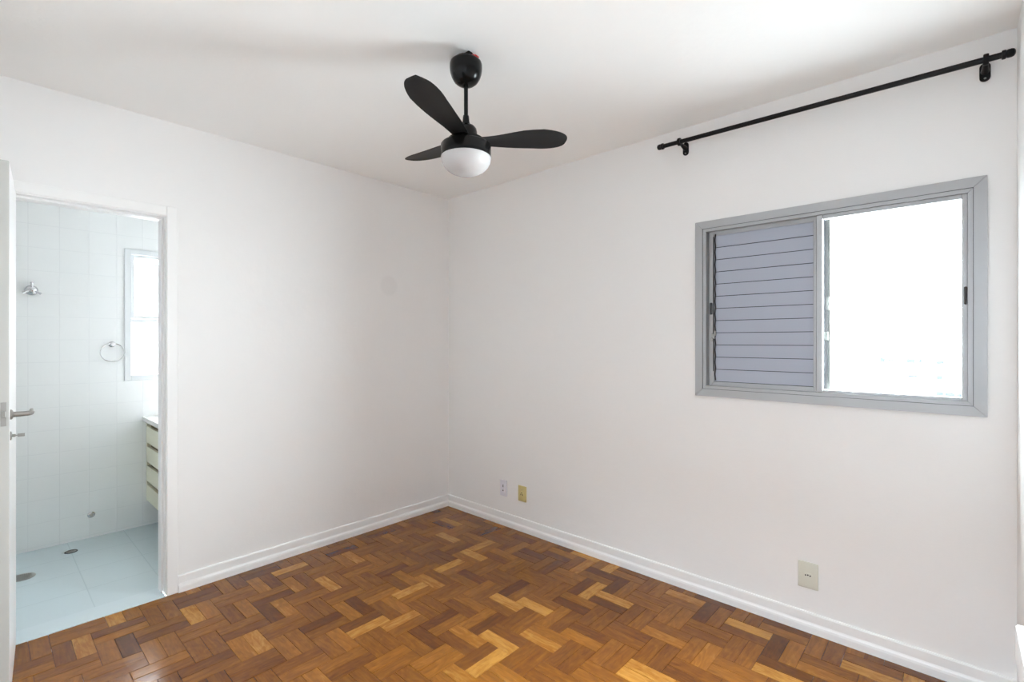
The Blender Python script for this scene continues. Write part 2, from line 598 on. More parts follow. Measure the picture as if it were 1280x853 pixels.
bm = bmesh.new()     # back wall with the entrance opening the camera looks through
box(bm, (XL, YB - T, -0.01), (EX0, YB, ZC))
box(bm, (EX1, YB - T, -0.01), (XR, YB, ZC))
box(bm, (EX0, YB - T, EZ), (EX1, YB, ZC))
struct(link('wall_back', bm, M['wall']))

# corridor behind the entrance
bm = bmesh.new()
hx0, hx1, hy0, hy1 = -1.5, 0.9, -1.60, YB - T
box(bm, (hx0 - 0.1, hy0 - 0.1, -0.01), (hx0, hy1, ZC))
box(bm, (hx1, hy0 - 0.1, -0.01), (hx1 + 0.1, hy1, ZC))
box(bm, (hx0, hy0 - 0.1, -0.01), (hx1, hy0, ZC))
box(bm, (XR + 0.12, hy1 - 0.005, -0.01), (hx1, hy1 + 0.1, ZC))
struct(link('wall_corridor', bm, M['wall']))
bm = bmesh.new()
box(bm, (hx0 - 0.1, hy0 - 0.1, ZC), (hx1 + 0.1, hy1, ZC + 0.1))
struct(link('ceiling_corridor', bm, M['ceiling']))
bm = bmesh.new()
box(bm, (hx0 - 0.1, hy0 - 0.1, -0.05), (hx1 + 0.1, hy1, 0.0))
struct(link('floor_corridor', bm, M['hallfloor']))

# bathroom shell
bwY0, bwY1, bwZ0, bwZ1 = 0.745, 1.31, 1.13, 2.075
bm = bmesh.new()
box(bm, (BX0 - 0.14, BY0 - 0.1, -0.05), (BX0, bwY0, ZC))
box(bm, (BX0 - 0.14, bwY1, -0.05), (BX0, BY1 + 0.1, ZC))
box(bm, (BX0 - 0.14, bwY0, -0.05), (BX0, bwY1, bwZ0))
box(bm, (BX0 - 0.14, bwY0, bwZ1), (BX0, bwY1, ZC))
struct(link('wall_bathroom', bm, M['bathtile']), 'white tiled bathroom wall seen through the doorway')
bm = bmesh.new()
box(bm, (BX0, BY1, -0.05), (BX1, BY1 + 0.1, ZC))
box(bm, (BX0, BY0 - 0.1, -0.05), (BX1, BY0, ZC))
struct(link('wall_bathroom_side', bm, M['bathtile']))
bm = bmesh.new()
box(bm, (BX0 - 0.14, BY0 - 0.1, ZC), (BX1, BY1 + 0.1, ZC + 0.1))
struct(link('ceiling_bathroom', bm, M['ceiling']))
bm = bmesh.new()
box(bm, (BX0, BY0, -0.05), (BX1 - 0.02, BY1, 0.0))
struct(link('floor_bathroom', bm, M['bathfloor']), 'pale blue tiled bathroom floor')
bm = bmesh.new()
box(bm, (BX1 - 0.02, DO0, -0.02), (-3.208, DO1, 0.005), 0.002)
struct(link('trim_1', bm, M['sill']), 'pale stone threshold under the bathroom doorway')

# door casing and jambs
bm = bmesh.new()
jx0, jx1 = BX1 - 0.006, XL + 0.004
box(bm, (jx0, DO1, 0.005), (jx1, DO1 + 0.03, DOZ + 0.03))
box(bm, (jx0, DO0 - 0.03, 0.005), (jx1, DO0, DOZ + 0.03))
box(bm, (jx0, DO0, DOZ), (jx1, DO1, DOZ + 0.03))
# door stop strips
sx0, sx1 = BX1 + 0.0, XL - 0.040
box(bm, (sx0, DO1 - 0.011, 0.005), (sx1, DO1, DOZ), 0.002)
box(bm, (sx0, DO0, 0.005), (sx1, DO0 + 0.011, DOZ), 0.002)
box(bm, (sx0, DO0 + 0.011, DOZ - 0.011), (sx1, DO1 - 0.011, DOZ), 0.002)
# flat architrave on the bedroom side
cw = 0.057
box(bm, (XL, DO1 + 0.004, 0.0), (XL + 0.013, DO1 + cw, DOZ + cw), 0.004)
box(bm, (XL, DO0 - cw, 0.0), (XL + 0.013, DO0 - 0.004, DOZ + cw), 0.004)
box(bm, (XL, DO0 - 0.004, DOZ + 0.004), (XL + 0.013, DO1 + 0.004, DOZ + cw), 0.004)
struct(link('trim_2', bm, M['trim']), 'white painted casing round the bathroom doorway')

# baseboards
PROF = [(0.0, 0.0), (0.019, 0.0), (0.019, 0.030), (0.017, 0.039), (0.0125, 0.045), (0.0105, 0.050), (0.0105, 0.088), (0.008, 0.094), (0.0, 0.095)]


def baseboard(name, p0, p1, out):
    bm = bmesh.new()
    extrude_profile(bm, PROF, p0, p1, out)
    return struct(link(name, bm, M['trim']))


baseboard('baseboard_left', (XL, DO1 + cw, 0), (XL, YW, 0), (1, 0, 0))['label'] = 'white baseboard under the doorway wall'
baseboard('baseboard_window', (XL, YW, 0), (XR, YW, 0), (0, -1, 0))['label'] = 'white baseboard under the window wall'
baseboard('baseboard_right', (XR, YB, 0), (XR, YW, 0), (-1, 0, 0))
baseboard('baseboard_back', (XL, YB, 0), (EX0, YB, 0), (0, 1, 0))

# ------------------------------------------------------------------ window_1 (aluminium, sliding, with a louvre shutter on the left)


def ring_xz(bm, X0, X1, Z0, Z1, w, ya, yb, bev=0.002):
    """mitred rectangular ring of four bars in an xz plane, from y=ya (front) to yb (back)."""
    o = [(X0, Z0), (X1, Z0), (X1, Z1), (X0, Z1)]
    i = [(X0 + w, Z0 + w), (X1 - w, Z0 + w), (X1 - w, Z1 - w), (X0 + w, Z1 - w)]
    ga = 0.0006
    for k in range(4):
        j = (k + 1) % 4
        d = Vector((o[j][0] - o[k][0], o[j][1] - o[k][1])).normalized() * ga
        q = [(o[k][0] + d.x, o[k][1] + d.y), (o[j][0] - d.x, o[j][1] - d.y), (i[j][0] - d.x, i[j][1] - d.y), (i[k][0] + d.x, i[k][1] + d.y)]
        A = [bm.verts.new((x, ya, z)) for x, z in q]
        B = [bm.verts.new((x, yb, z)) for x, z in q]
        bm.faces.new(A); bm.faces.new(B)
        for a in range(4):
            b = (a + 1) % 4
            bm.faces.new((A[a], A[b], B[b], B[a]))


bm = bmesh.new()
ring_xz(bm, -1.082, 0.088, 1.102, 2.066, 0.040, YW - 0.012, YW + 0.004)          # flat cover trim
ring_xz(bm, -1.060, 0.066, 1.124, 2.044, 0.030, YW + 0.004, YW + 0.115)          # frame depth behind it
ring_xz(bm, -1.0425, 0.0485, 1.1415, 2.0265, 0.018, YW - 0.007, YW + 0.110)      # inner lip
win = link('window_1', bm, M['alu'])
struct(win, 'grey aluminium sliding window with a louvre shutter closed on its left half')

# track lines: dark gap between trim and lip
bm = bmesh.new()
ring_xz(bm, -1.0445, 0.0505, 1.1395, 2.0285, 0.004, YW - 0.0085, YW + 0.003)
link('track_seal', bm, M['seal'], win)

# left shutter: frame + slats
SY = YW + 0.022
sh = bmesh.new()
ring_xz(sh, -1.014, -0.493, 1.158, 2.010, 0.024, SY, SY + 0.022)
box(sh, (-1.030, SY + 0.012, 1.140), (-1.013, SY + 0.030, 2.028))
shutter = link('shutter_frame', sh, M['alu'], win)
bm = bmesh.new()
n = 12
zs0, zs1 = 1.182, 1.986
p = (zs1 - zs0) / n
for k in range(n):
    z0 = zs0 + k * p
    q = [(SY + 0.0025, z0 + 0.0030), (SY + 0.0040, z0 + p * 0.5), (SY + 0.0050, z0 + p - 0.0004),
         (SY + 0.0075, z0 + p - 0.0004), (SY + 0.0065, z0 + p * 0.5), (SY + 0.0055, z0 + 0.0030)]
    A = [bm.verts.new((-0.989, y, z)) for y, z in q]
    B = [bm.verts.new((-0.512, y, z)) for y, z in q]
    for a in range(len(q)):
        b = (a + 1) % len(q)
        bm.faces.new((A[a], A[b], B[b], B[a]))
    bm.faces.new(A); bm.faces.new(B)
sl = link('louvre_slats', bm, M['slat'], shutter)
sl['label'] = 'pale grey closed louvre slats'
bm = bmesh.new()
box(bm, (-0.991, SY + 0.009, 1.178), (-0.510, SY + 0.013, 1.990))
link('shutter_backing', bm, M['seal'], shutter)
# link bar on the left edge, with its small lever
bm = bmesh.new()
tube(bm, [(-0.984 + 0.0018 * (-1) ** k, SY - 0.001, 1.19 + 0.0335 * k) for k in range(25)], 0.0034, 8)
tube(bm, [(-0.993, SY - 0.003, 1.24), (-0.993, SY - 0.003, 1.98)], 0.0024, 8)
link('link_bar', bm, M['seal'], shutter)
bm = bmesh.new()
box(bm, (-0.990, SY - 0.010, 1.435), (-0.978, SY + 0.001, 1.462), 0.003)
box(bm, (-1.006, SY - 0.014, 1.402), (-0.993, SY + 0.001, 1.424), 0.004)
box(bm, (-1.003, SY - 0.008, 1.418), (-0.984, SY - 0.003, 1.446), 0.002)
link('slat_lever', bm, M['steel'], shutter)
bm = bmesh.new()
box(bm, (-1.0125, SY - 0.008, 1.552), (-0.999, SY + 0.002, 1.618), 0.004)
link('pull_handle', bm, M['seal'], shutter)['label'] = 'black pull handle'

# right sash: stiles, rails, pane
RY = YW + 0.002
bm = bmesh.new()
box(bm, (-0.512, RY + 0.006, 1.160), (-0.501, RY + 0.034, 2.008), 0.002)
box(bm, (-0.500, RY - 0.004, 1.160), (-0.474, RY + 0.021, 2.008), 0.003)
box(bm, (0.013, RY, 1.160), (0.031, RY + 0.034, 2.008), 0.002)
box(bm, (-0.474, RY, 1.160), (0.013, RY + 0.034, 1.174), 0.002)
box(bm, (-0.474, RY, 1.988), (0.013, RY + 0.034, 2.008), 0.002)
sash = link('window_sash', bm, M['alu'], win)
bm = bmesh.new()
box(bm, (-0.4735, RY + 0.016, 1.1745), (0.0125, RY + 0.020, 1.9875))
link('window_pane', bm, M['glass'], sash)
bm = bmesh.new()
box(bm, (0.019, RY - 0.008, 1.555), (0.030, RY + 0.001, 1.628), 0.004)
link('pull_handle', bm, M['seal'], sash)['label'] = 'black pull handle'
# second sash stile standing behind the right opening, with its seal, pull and rod
BY = YW + 0.062
bm = bmesh.new()
box(bm, (-0.500, BY, 1.155), (-0.453, BY + 0.030, 2.012), 0.002)
back = link('rear_sash_stile', bm, M['alu_dull'], win)
bm = bmesh.new()
box(bm, (-0.486, BY - 0.003, 1.158), (-0.468, BY + 0.001, 2.008))
box(bm, (-0.4635, BY - 0.004, 1.20), (-0.461, BY + 0.001, 1.98))
link('rear_seal', bm, M['seal'], back)
bm = bmesh.new()
box(bm, (-0.468, BY - 0.008, 1.555), (-0.456, BY + 0.001, 1.62), 0.004)
link('rear_pull', bm, M['alu_dull'], back)
bm = bmesh.new()
box(bm, (-0.478, BY - 0.010, 1.41), (-0.460, BY + 0.001, 1.45), 0.004)
link('rear_lever', bm, M['alu_dull'], back)

# ------------------------------------------------------------------ window_2 (bathroom)


def ring_yz(bm, Y0, Y1, Z0, Z1, w, xa, xb):
    box(bm, (min(xa, xb), Y0, Z0), (max(xa, xb), Y0 + w, Z1), 0.003)
    box(bm, (min(xa, xb), Y1 - w, Z0), (max(xa, xb), Y1, Z1), 0.003)
    box(bm, (min(xa, xb), Y0 + w, Z0), (max(xa, xb), Y1 - w, Z0 + w), 0.003)
    box(bm, (min(xa, xb), Y0 + w, Z1 - w), (max(xa, xb), Y1 - w, Z1), 0.003)


M['alu_white'] = principled('white_window_frame', (0.68, 0.70, 0.71, 1), rough=0.35, bump=0.01)
bm = bmesh.new()
ring_yz(bm, 0.725, 1.33, 1.110, 2.096, 0.040, BX0 + 0.012, BX0 - 0.06)
box(bm, (BX0 - 0.05, 0.765, 1.545), (BX0 + 0.006, 1.29, 1.575), 0.003)
w2 = link('window_2', bm, M['alu_white'])
struct(w2, 'white framed bathroom window with an upper and a lower pane')
bm = bmesh.new()
ring_yz(bm, 0.767, 1.288, 1.577, 2.054, 0.019, BX0 - 0.006, BX0 - 0.034)
box(bm, (BX0 - 0.03, 0.786, 1.985), (BX0 - 0.012, 1.269, 1.995))
us = link('upper_sash', bm, M['alu_white'], w2)
bm = bmesh.new()
box(bm, (BX0 - 0.024, 0.787, 1.597), (BX0 - 0.020, 1.268, 1.984))
link('upper_pane', bm, M['dimglass'], us)
bm = bmesh.new()
box(bm, (BX0 - 0.024, 0.767, 1.152), (BX0 - 0.020, 1.288, 1.544))
link('lower_pane', bm, M['dimglass'], w2)

# ------------------------------------------------------------------ door_1 (open bathroom door, seen along its latch edge)
hinge = Vector((XL + 0.004, 0.113, 0.0))
tip = Vector((-2.645, 0.0755, 0.0))
ang = math.atan2(tip.y - hinge.y, tip.x - hinge.x)
LW = (tip - hinge).length
LT = 0.035
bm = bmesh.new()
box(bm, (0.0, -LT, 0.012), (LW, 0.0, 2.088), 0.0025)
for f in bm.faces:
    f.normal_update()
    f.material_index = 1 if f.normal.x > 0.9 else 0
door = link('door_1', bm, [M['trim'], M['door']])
door.location = hinge
door.rotation_euler = (0, 0, ang)
struct(door, 'white flush bathroom door standing open at the left edge of the photo')
bm = bmesh.new()
box(bm, (LW - 0.001, -0.0235, 1.085), (LW + 0.0015, -0.0075, 1.175), 0.0008)
box(bm, (LW, -0.0205, 1.118), (LW + 0.009, -0.0095, 1.142), 0.002)
link('latch_plate', bm, M['steel'], door)['label'] = 'steel latch plate on the door edge'
bm = bmesh.new()
Rx = axis_to((0, 1, 0))
lathe(bm, [(0.019, 0.0), (0.019, 0.004), (0.016, 0.007), (0.0105, 0.009), (0.0095, 0.040), (0.0, 0.040)], 24, Matrix.Translation((LW - 0.05, 0, 1.122)) @ Rx)
tube(bm, [(LW - 0.05, 0.034, 1.122), (LW - 0.052, 0.050, 1.1225), (LW - 0.064, 0.058, 1.123), (LW - 0.10, 0.060, 1.124), (LW - 0.15, 0.058, 1.124)],
     [0.0095, 0.0095, 0.009, 0.008, 0.007], 14)
link('door_handle', bm, M['steel'], door, smooth=True)['label'] = 'steel lever handle'
bm = bmesh.new()
lathe(bm, [(0.017, 0.0), (0.017, 0.003), (0.012, 0.005), (0.0, 0.005)], 24, Matrix.Translation((LW - 0.05, 0, 1.04)) @ Rx)
lathe(bm, [(0.0055, 0.004), (0.0055, 0.014), (0.0025, 0.016), (0.0025, 0.022), (0.0, 0.022)], 16, Matrix.Translation((LW - 0.05, 0, 1.04)) @ Rx)
box(bm, (LW - 0.0515, 0.020, 1.034), (LW - 0.0485, 0.040, 1.046), 0.001)
link('key_escutcheon', bm, M['steel'], door, smooth=True)

# ------------------------------------------------------------------ ceiling fan
fx, fy = -1.534, 1.388
fan = thing('ceiling_fan', 'black ceiling fan with three blades and a white dome light', 'ceiling fan', (fx, fy, ZC))
Z = lambda z: z - ZC
bm = bmesh.new()
lathe(bm, [(0.0, Z(2.600)), (0.044, Z(2.600)), (0.0475, Z(2.598)), (0.0485, Z(2.592)), (0.058, Z(2.589)), (0.0655, Z(2.583)), (0.068, Z(2.575)), (0.0685, Z(2.560)), (0.0665, Z(2.541)), (0.060, Z(2.521)),
           (0.050, Z(2.504)), (0.037, Z(2.493)), (0.022, Z(2.487)), (0.014, Z(2.486)), (0.0, Z(2.486))], 48)
canopy = link('canopy', bm, M['black'], fan, smooth=True)
bm = bmesh.new()
box(bm, (-0.030, -0.012, Z(2.603)), (0.030, 0.012, -0.0003), 0.002)
link('hanging_bracket', bm, M['black'], fan)
bm = bmesh.new()
tube(bm, [(0.012, 0.002, Z(2.599)), (0.020, -0.006, Z(2.604)), (0.034, 0.006, Z(2.607)), (0.044, 0.022, Z(2.604)), (0.040, 0.034, Z(2.606)), (0.026, 0.030, -0.001)], 0.0032, 8)
link('wire', bm, M['red'], fan, smooth=True)['label'] = 'red wire above the canopy'
bm = bmesh.new()
lathe(bm, [(0.0, Z(2.490)), (0.0088, Z(2.490)), (0.0088, Z(2.345)), (0.0, Z(2.345))], 24)
link('downrod', bm, M['black'], fan, smooth=True)
bm = bmesh.new()
lathe(bm, [(0.0, Z(2.360)), (0.011, Z(2.360)), (0.0125, Z(2.357)), (0.0145, Z(2.335)), (0.0185, Z(2.318)), (0.0195, Z(2.308)), (0.012, Z(2.306)), (0.0, Z(2.306))], 32)
link('rod_collar', bm, M['black'], fan, smooth=True)
bm = bmesh.new()
lathe(bm, [(0.0, Z(2.318)), (0.022, Z(2.318)), (0.036, Z(2.313)), (0.044, Z(2.303)), (0.047, Z(2.290)), (0.047, Z(2.262)), (0.075, Z(2.258)), (0.078, Z(2.236)), (0.0, Z(2.236))], 44)
link('motor_cap', bm, M['black'], fan, smooth=True)
bm = bmesh.new()
lathe(bm, [(0.0, Z(2.238)), (0.096, Z(2.238)), (0.102, Z(2.236)), (0.1055, Z(2.231)), (0.1058, Z(2.186)), (0.1045, Z(2.182)), (0.0, Z(2.182))], 64)
link('motor_housing', bm, M['black'], fan, smooth=True)
bm = bmesh.new()
lathe(bm, [(0.0, Z(2.184)), (0.1045, Z(2.184)), (0.1050, Z(2.178)), (0.1025, Z(2.163)), (0.095, Z(2.147)), (0.083, Z(2.133)), (0.067, Z(2.1215)), (0.047, Z(2.113)), (0.024, Z(2.108)), (0.0, Z(2.1065))], 64)
link('light_dome', bm, M['dome'], fan, smooth=True)['label'] = 'white opal dome of the fan light'


def blade_bm():
    bm = bmesh.new()
    pitch = math.radians(9.5)
    # outline: nearly straight trailing edge, bulged leading edge, rounded tip
    lead = [(0.052, -0.036), (0.085, -0.042), (0.12, -0.050), (0.15, -0.060), (0.19, -0.074), (0.23, -0.086), (0.27, -0.094), (0.315, -0.099)]
    trail = [(0.052, 0.036), (0.085, 0.039), (0.12, 0.042), (0.15, 0.044), (0.19, 0.046), (0.23, 0.047), (0.27, 0.048), (0.315, 0.048)]
    rs = [p[0] for p in lead]
    right = [p[1] for p in lead]
    left = [p[1] for p in trail]
    for k in range(1, 27):
        t = 1 - (1 - k / 26) ** 2.2
        rs.append(0.315 + 0.130 * math.sin(t * math.pi / 2))
        cc = max(math.cos(t * math.pi / 2), 0.0015)
        mid = -0.0255 + 0.016 * t
        right.append(mid - 0.0735 * cc ** 0.72)
        left.append(mid + 0.0735 * cc ** 0.72)
    nv = 8
    th = 0.0055
    top, bot = [], []
    for r, l, rr in zip(rs, left, right):
        a, b = [], []
        for k in range(nv + 1):
            f = k / nv
            s = rr + (l - rr) * f
            camber = 0.006 * math.sin(math.pi * f)
            edge = 0.25 + 0.75 * math.sin(math.pi * min(max(f, 0.0), 1.0)) ** 0.5
            pf = pitch * (0.55 + 0.45 * min(1.0, (r - 0.07) / 0.15))
            y = s * math.cos(pf)
            z = -s * math.sin(pf) + camber + 0.002 + (r - 0.05) * 0.085
            a.append(bm.verts.new((r, y, z + th * edge / 2)))
            b.append(bm.verts.new((r, y, z - th * edge / 2)))
        top.append(a); bot.append(b)
    m = len(rs)
    for i in range(m - 1):
        for k in range(nv):
            bm.faces.new((top[i][k], top[i + 1][k], top[i + 1][k + 1], top[i][k + 1]))
            bm.faces.new((bot[i][k], bot[i][k + 1], bot[i + 1][k + 1], bot[i + 1][k]))
        bm.faces.new((top[i][0], bot[i][0], bot[i + 1][0], top[i + 1][0]))
        bm.faces.new((top[i][nv], top[i + 1][nv], bot[i + 1][nv], bot[i][nv]))
    for i in (0, m - 1):
        for k in range(nv):
            bm.faces.new((top[i][k], top[i][k + 1], bot[i][k + 1], bot[i][k]))
    return bm


BLADE0 = 14.5 + 42.46
b0 = link('blade', blade_bm(), M['blackblade'], fan, smooth=True)
for k in range(3):
    b = b0 if k == 0 else b0.copy()
    if k:
        C.objects.link(b)
        b.parent = fan
    b.location = (0, 0, Z(2.254))
    b.rotation_euler = (0, 0, math.radians(BLADE0 + 120 * k))

# ------------------------------------------------------------------ curtain rod
rod = thing('curtain_rod', 'bare black curtain rod fixed on two brackets above the window', 'curtain rod', (-0.55, YW, 2.49))
RYD = -0.090
P0, P1 = Vector((-1.235 + 0.55, RYD, 2.513 - 2.49)), Vector((0.128 + 0.55, RYD, 2.492 - 2.49))
dirr = (P1 - P0).normalized()
bm = bmesh.new()
tube(bm, [P0, P1], 0.0116, 20)
link('rod', bm, M['blackmetal'], rod, smooth=True)


def finial(base, d):
    bm = bmesh.new()
    lathe(bm, [(0.0, -0.004), (0.0155, -0.004), (0.0168, -0.002), (0.0168, 0.006), (0.0135, 0.009), (0.0155, 0.013), (0.0158, 0.022), (0.0135, 0.029), (0.0075, 0.033), (0.0, 0.034)], 24,
          Matrix.Translation(base) @ axis_to(d))
    return link('finial', bm, M['blackmetal'], rod, smooth=True)


finial(P0, -dirr)
finial(P1, dirr)


def bracket(x, zr):
    """wall plate, curved arm and ring round the rod; x in world"""
    lx = x + 0.55
    zr -= 2.49
    bm = bmesh.new()
    # rounded wall plate
    w, h = 0.0165, 0.037
    zc = zr - 0.014
    out = [(lx + dx, zc + dz) for dx, dz in
           [(w * math.cos(t), h - w + w * math.sin(t)) for t in [i * math.pi / 8 for i in range(9)]] +
           [(w * math.cos(t), -(h - w) + w * math.sin(t)) for t in [math.pi + i * math.pi / 8 for i in range(9)]]]
    A = [bm.verts.new((px, 0, pz)) for px, pz in out]
    B = [bm.verts.new((px, -0.006, pz)) for px, pz in out]
    Cc = [bm.verts.new((lx + (px - lx) * 0.86, -0.009, zc + (pz - zc) * 0.93)) for px, pz in out]
    n = len(out)
    for P, Q in ((A, B), (B, Cc)):
        for i in range(n):
            j = (i + 1) % n
            bm.faces.new((P[i], P[j], Q[j], Q[i]))
    bm.faces.new(A); bm.faces.new(Cc)
    # arm
    tube(bm, [(lx, -0.004, zc + 0.000), (lx, -0.020, zc + 0.002), (lx, -0.040, zc + 0.004), (lx, -0.058, zc + 0.007), (lx, -0.072, zc + 0.0105)],
         [0.014, 0.0125, 0.0105, 0.0095, 0.009], 16)
    br = link('bracket', bm, M['blackmetal'], rod, smooth=True)
    bm = bmesh.new()
    lathe(bm, [(0.0114, -0.008), (0.0190, -0.008), (0.0212, -0.005), (0.0212, 0.005), (0.0190, 0.008), (0.0114, 0.008)], 28,
          Matrix.Translation((lx, RYD, zr)) @ axis_to(dirr))
    link('rod_ring', bm, M['blackmetal'], br, smooth=True)
    bm = bmesh.new()
    for dz in (-0.026,):
        lathe(bm, [(0.0, 0.0), (0.0042, 0.0), (0.0036, 0.002), (0.0, 0.0026)], 14, Matrix.Translation((lx, -0.0088, zc + dz)) @ axis_to((0, -1, 0)))
    link('screw', bm, M['steel'], br, smooth=True)


for bx in (-1.139, 0.081):
    f = (bx + 1.235) / (0.128 + 1.235)
    bracket(bx, 2.513 + (2.492 - 2.513) * f)

# ------------------------------------------------------------------ wall outlets
# window wall: local x along +x, local y out of the wall = -Y


def outlet(name, label, cat, x0, x1, z0, z1, mat, kind, group=None):
    w, h = x1 - x0, z1 - z0
    t = thing(name, label, cat, ((x0 + x1) / 2, YW, (z0 + z1) / 2), (0, 0, 0), group)
    bm = bmesh.new()
    box(bm, (-w / 2, -0.0085, -h / 2), (w / 2, 0, h / 2), 0.0032, 3)
    link('cover_plate', bm, mat, t, smooth=True)
    Ry = axis_to((0, -1, 0))
    ib = bmesh.new()
    holes = []
    if kind == 'phone':
        box(ib, (-0.017, -0.0105, -0.036), (0.017, -0.008, 0.036), 0.001)
        hb = bmesh.new()
        box(hb, (-0.0035, -0.0112, 0.008), (0.0035, -0.0100, 0.026))
        holes.append(hb)
        hb = bmesh.new()
        lathe(hb, [(0.0055, 0), (0.0055, 0.0008), (0, 0.0008)], 14, Matrix.Translation((0, -0.0104, -0.018)) @ Ry)
        holes.append(hb)
    elif kind == 'universal':
        lathe(ib, [(0.019, 0), (0.019, 0.002), (0.017, 0.0034), (0, 0.0034)], 28, Matrix.Translation((0, -0.008, -0.002)) @ Ry)
        for px, pz in ((-0.009, -0.006), (0.009, -0.006), (0, 0.008)):
            hb = bmesh.new()
            box(hb, (px - 0.0032, -0.0119, pz - 0.0045), (px + 0.0032, -0.0110, pz + 0.0045))
            holes.append(hb)
        hb = bmesh.new()
        lathe(hb, [(0.003, 0), (0.003, 0.0008), (0, 0.0008)], 12, Matrix.Translation((0, -0.0084, 0.030)) @ Ry)
        link('plate_screw', hb, M['steel'], t)
    else:
        # six-sided recess with three round holes in a row
        hexo = [(-0.021, 0.0), (-0.0145, 0.0105), (0.0145, 0.0105), (0.021, 0.0), (0.0145, -0.0105), (-0.0145, -0.0105)]
        A = [ib.verts.new((px, -0.0083, pz)) for px, pz in hexo]
        B = [ib.verts.new((px, -0.0102, pz)) for px, pz in hexo]
        ib.faces.new(A); ib.faces.new(B)
        for i in range(6):
            j = (i + 1) % 6
            ib.faces.new((A[i], A[j], B[j], B[i]))
        for px in (-0.0095, 0.0, 0.0095):
            hb = bmesh.new()
            lathe(hb, [(0.0034, 0), (0.0034, 0.0008), (0, 0.0008)], 14, Matrix.Translation((px, -0.0101, 0.002 if px == 0 else 0.0)) @ Ry)
            holes.append(hb)
        hb = bmesh.new()
        box(hb, (-0.033, -0.0092, -0.012), (-0.029, -0.0080, 0.012), 0.0005)
        link('latch_tab', hb, mat, t)
    ins = link('socket_insert', ib, mat, t)
    for hb in holes:
        link('contact_hole', hb, M['hole'], ins)
    return t


outlet('wall_outlet', 'small white double-hole wall plate low on the wall, nearest the room corner', 'outlet', -2.598, -2.530, 0.220, 0.342, M['plate_white'], 'phone')
outlet('wall_outlet', 'yellowed plastic wall outlet low on the wall beside the white plate', 'outlet', -2.412, -2.334, 0.219, 0.334, M['plate_yellow'], 'universal')
outlet('wall_outlet', 'cream wall outlet low under the window above the baseboard', 'outlet', -0.576, -0.491, 0.209, 0.335, M['plate_cream'], 'three')

# white box on the right wall, only its upper corner in the frame
t = thing('wall_box', 'white surface box at the right edge of the photo, only its corner showing', 'wall box', (XR, 2.262, 0.417), (0, 0, 0))
bm = bmesh.new()
box(bm, (-0.026, -0.24, -0.058), (0, 0.040, 0.058), 0.002)
bx_ = link('box_body', bm, M['trim'], t)
bm = bmesh.new()
box(bm, (-0.030, -0.236, -0.054), (-0.026, 0.036, 0.054), 0.0015)
link('box_cover', bm, M['trim'], t)

# ------------------------------------------------------------------ bathroom: vanity, countertop, towel ring, tap, valve cover, drains
VX0, VX1, VY0, VY1 = BX0 + 0.005, -3.42, 0.855, BY1 - 0.004
van = thing('bathroom_vanity', 'cream wall-hung bathroom vanity with a stack of four drawers', 'cabinet', (VX0, VY0, 0.19))
zb = 0.19
bm = bmesh.new()
LX = VX1 - VX0
box(bm, (0, 0.030, 0.006), (LX, VY1 - VY0, 0.795 - zb))
link('carcass', bm, M['recess'], van)['label'] = 'brown carcass showing in the finger gaps'
bm = bmesh.new()
box(bm, (0, 0.002, 0), (0.014, VY1 - VY0, 0.795 - zb - 0.001), 0.001)
link('side_panel', bm, M['cream'], van)
DW = 0.46
for zt, zl in ((0.757, 0.634), (0.606, 0.489), (0.461, 0.344), (0.316, 0.199)):
    bm = bmesh.new()
    box(bm, (0.016, 0, zl - zb), (0.016 + DW, 0.019, zt - zb), 0.002)
    box(bm, (0.030, 0.019, zl - zb + 0.004), (0.016 + DW - 0.012, 0.0298, zt - zb - 0.012))
    link('drawer', bm, M['cream'], van)
bm = bmesh.new()
box(bm, (0.016 + DW + 0.004, 0, 0.199 - zb), (LX - 0.004, 0.019, 0.762 - zb), 0.002)
box(bm, (0.50, 0.019, 0.205 - zb), (LX - 0.02, 0.0298, 0.75 - zb))
link('door', bm, M['cream'], van)
bm = bmesh.new()
box(bm, (VX0, VY0 - 0.022, 0.797), (VX1 + 0.005, VY1, 0.832), 0.004)
tag(link('vanity_countertop', bm, M['marble']), 'white stone countertop on the cream bathroom vanity', 'countertop')

tr = thing('towel_ring', 'thin chrome towel ring hanging on the tiled bathroom wall', 'towel ring', (BX0, 0.653, 1.382))
bm = bmesh.new()
Xo = axis_to((1, 0, 0))
lathe(bm, [(0.0, 0), (0.021, 0), (0.021, 0.005), (0.016, 0.009), (0.010, 0.012), (0.009, 0.034), (0.012, 0.037), (0.012, 0.044), (0.0, 0.046)], 28, Xo)
link('post', bm, M['chrome'], tr, smooth=True)
bm = bmesh.new()
tube(bm, [(0.030 + 0.004 * math.cos(a), 0.069 * math.sin(a), -0.060 + 0.066 * math.cos(a)) for a in [2 * math.pi * k / 48 for k in range(48)]], 0.0032, 8, closed=True)
link('ring', bm, M['chrome'], tr, smooth=True)

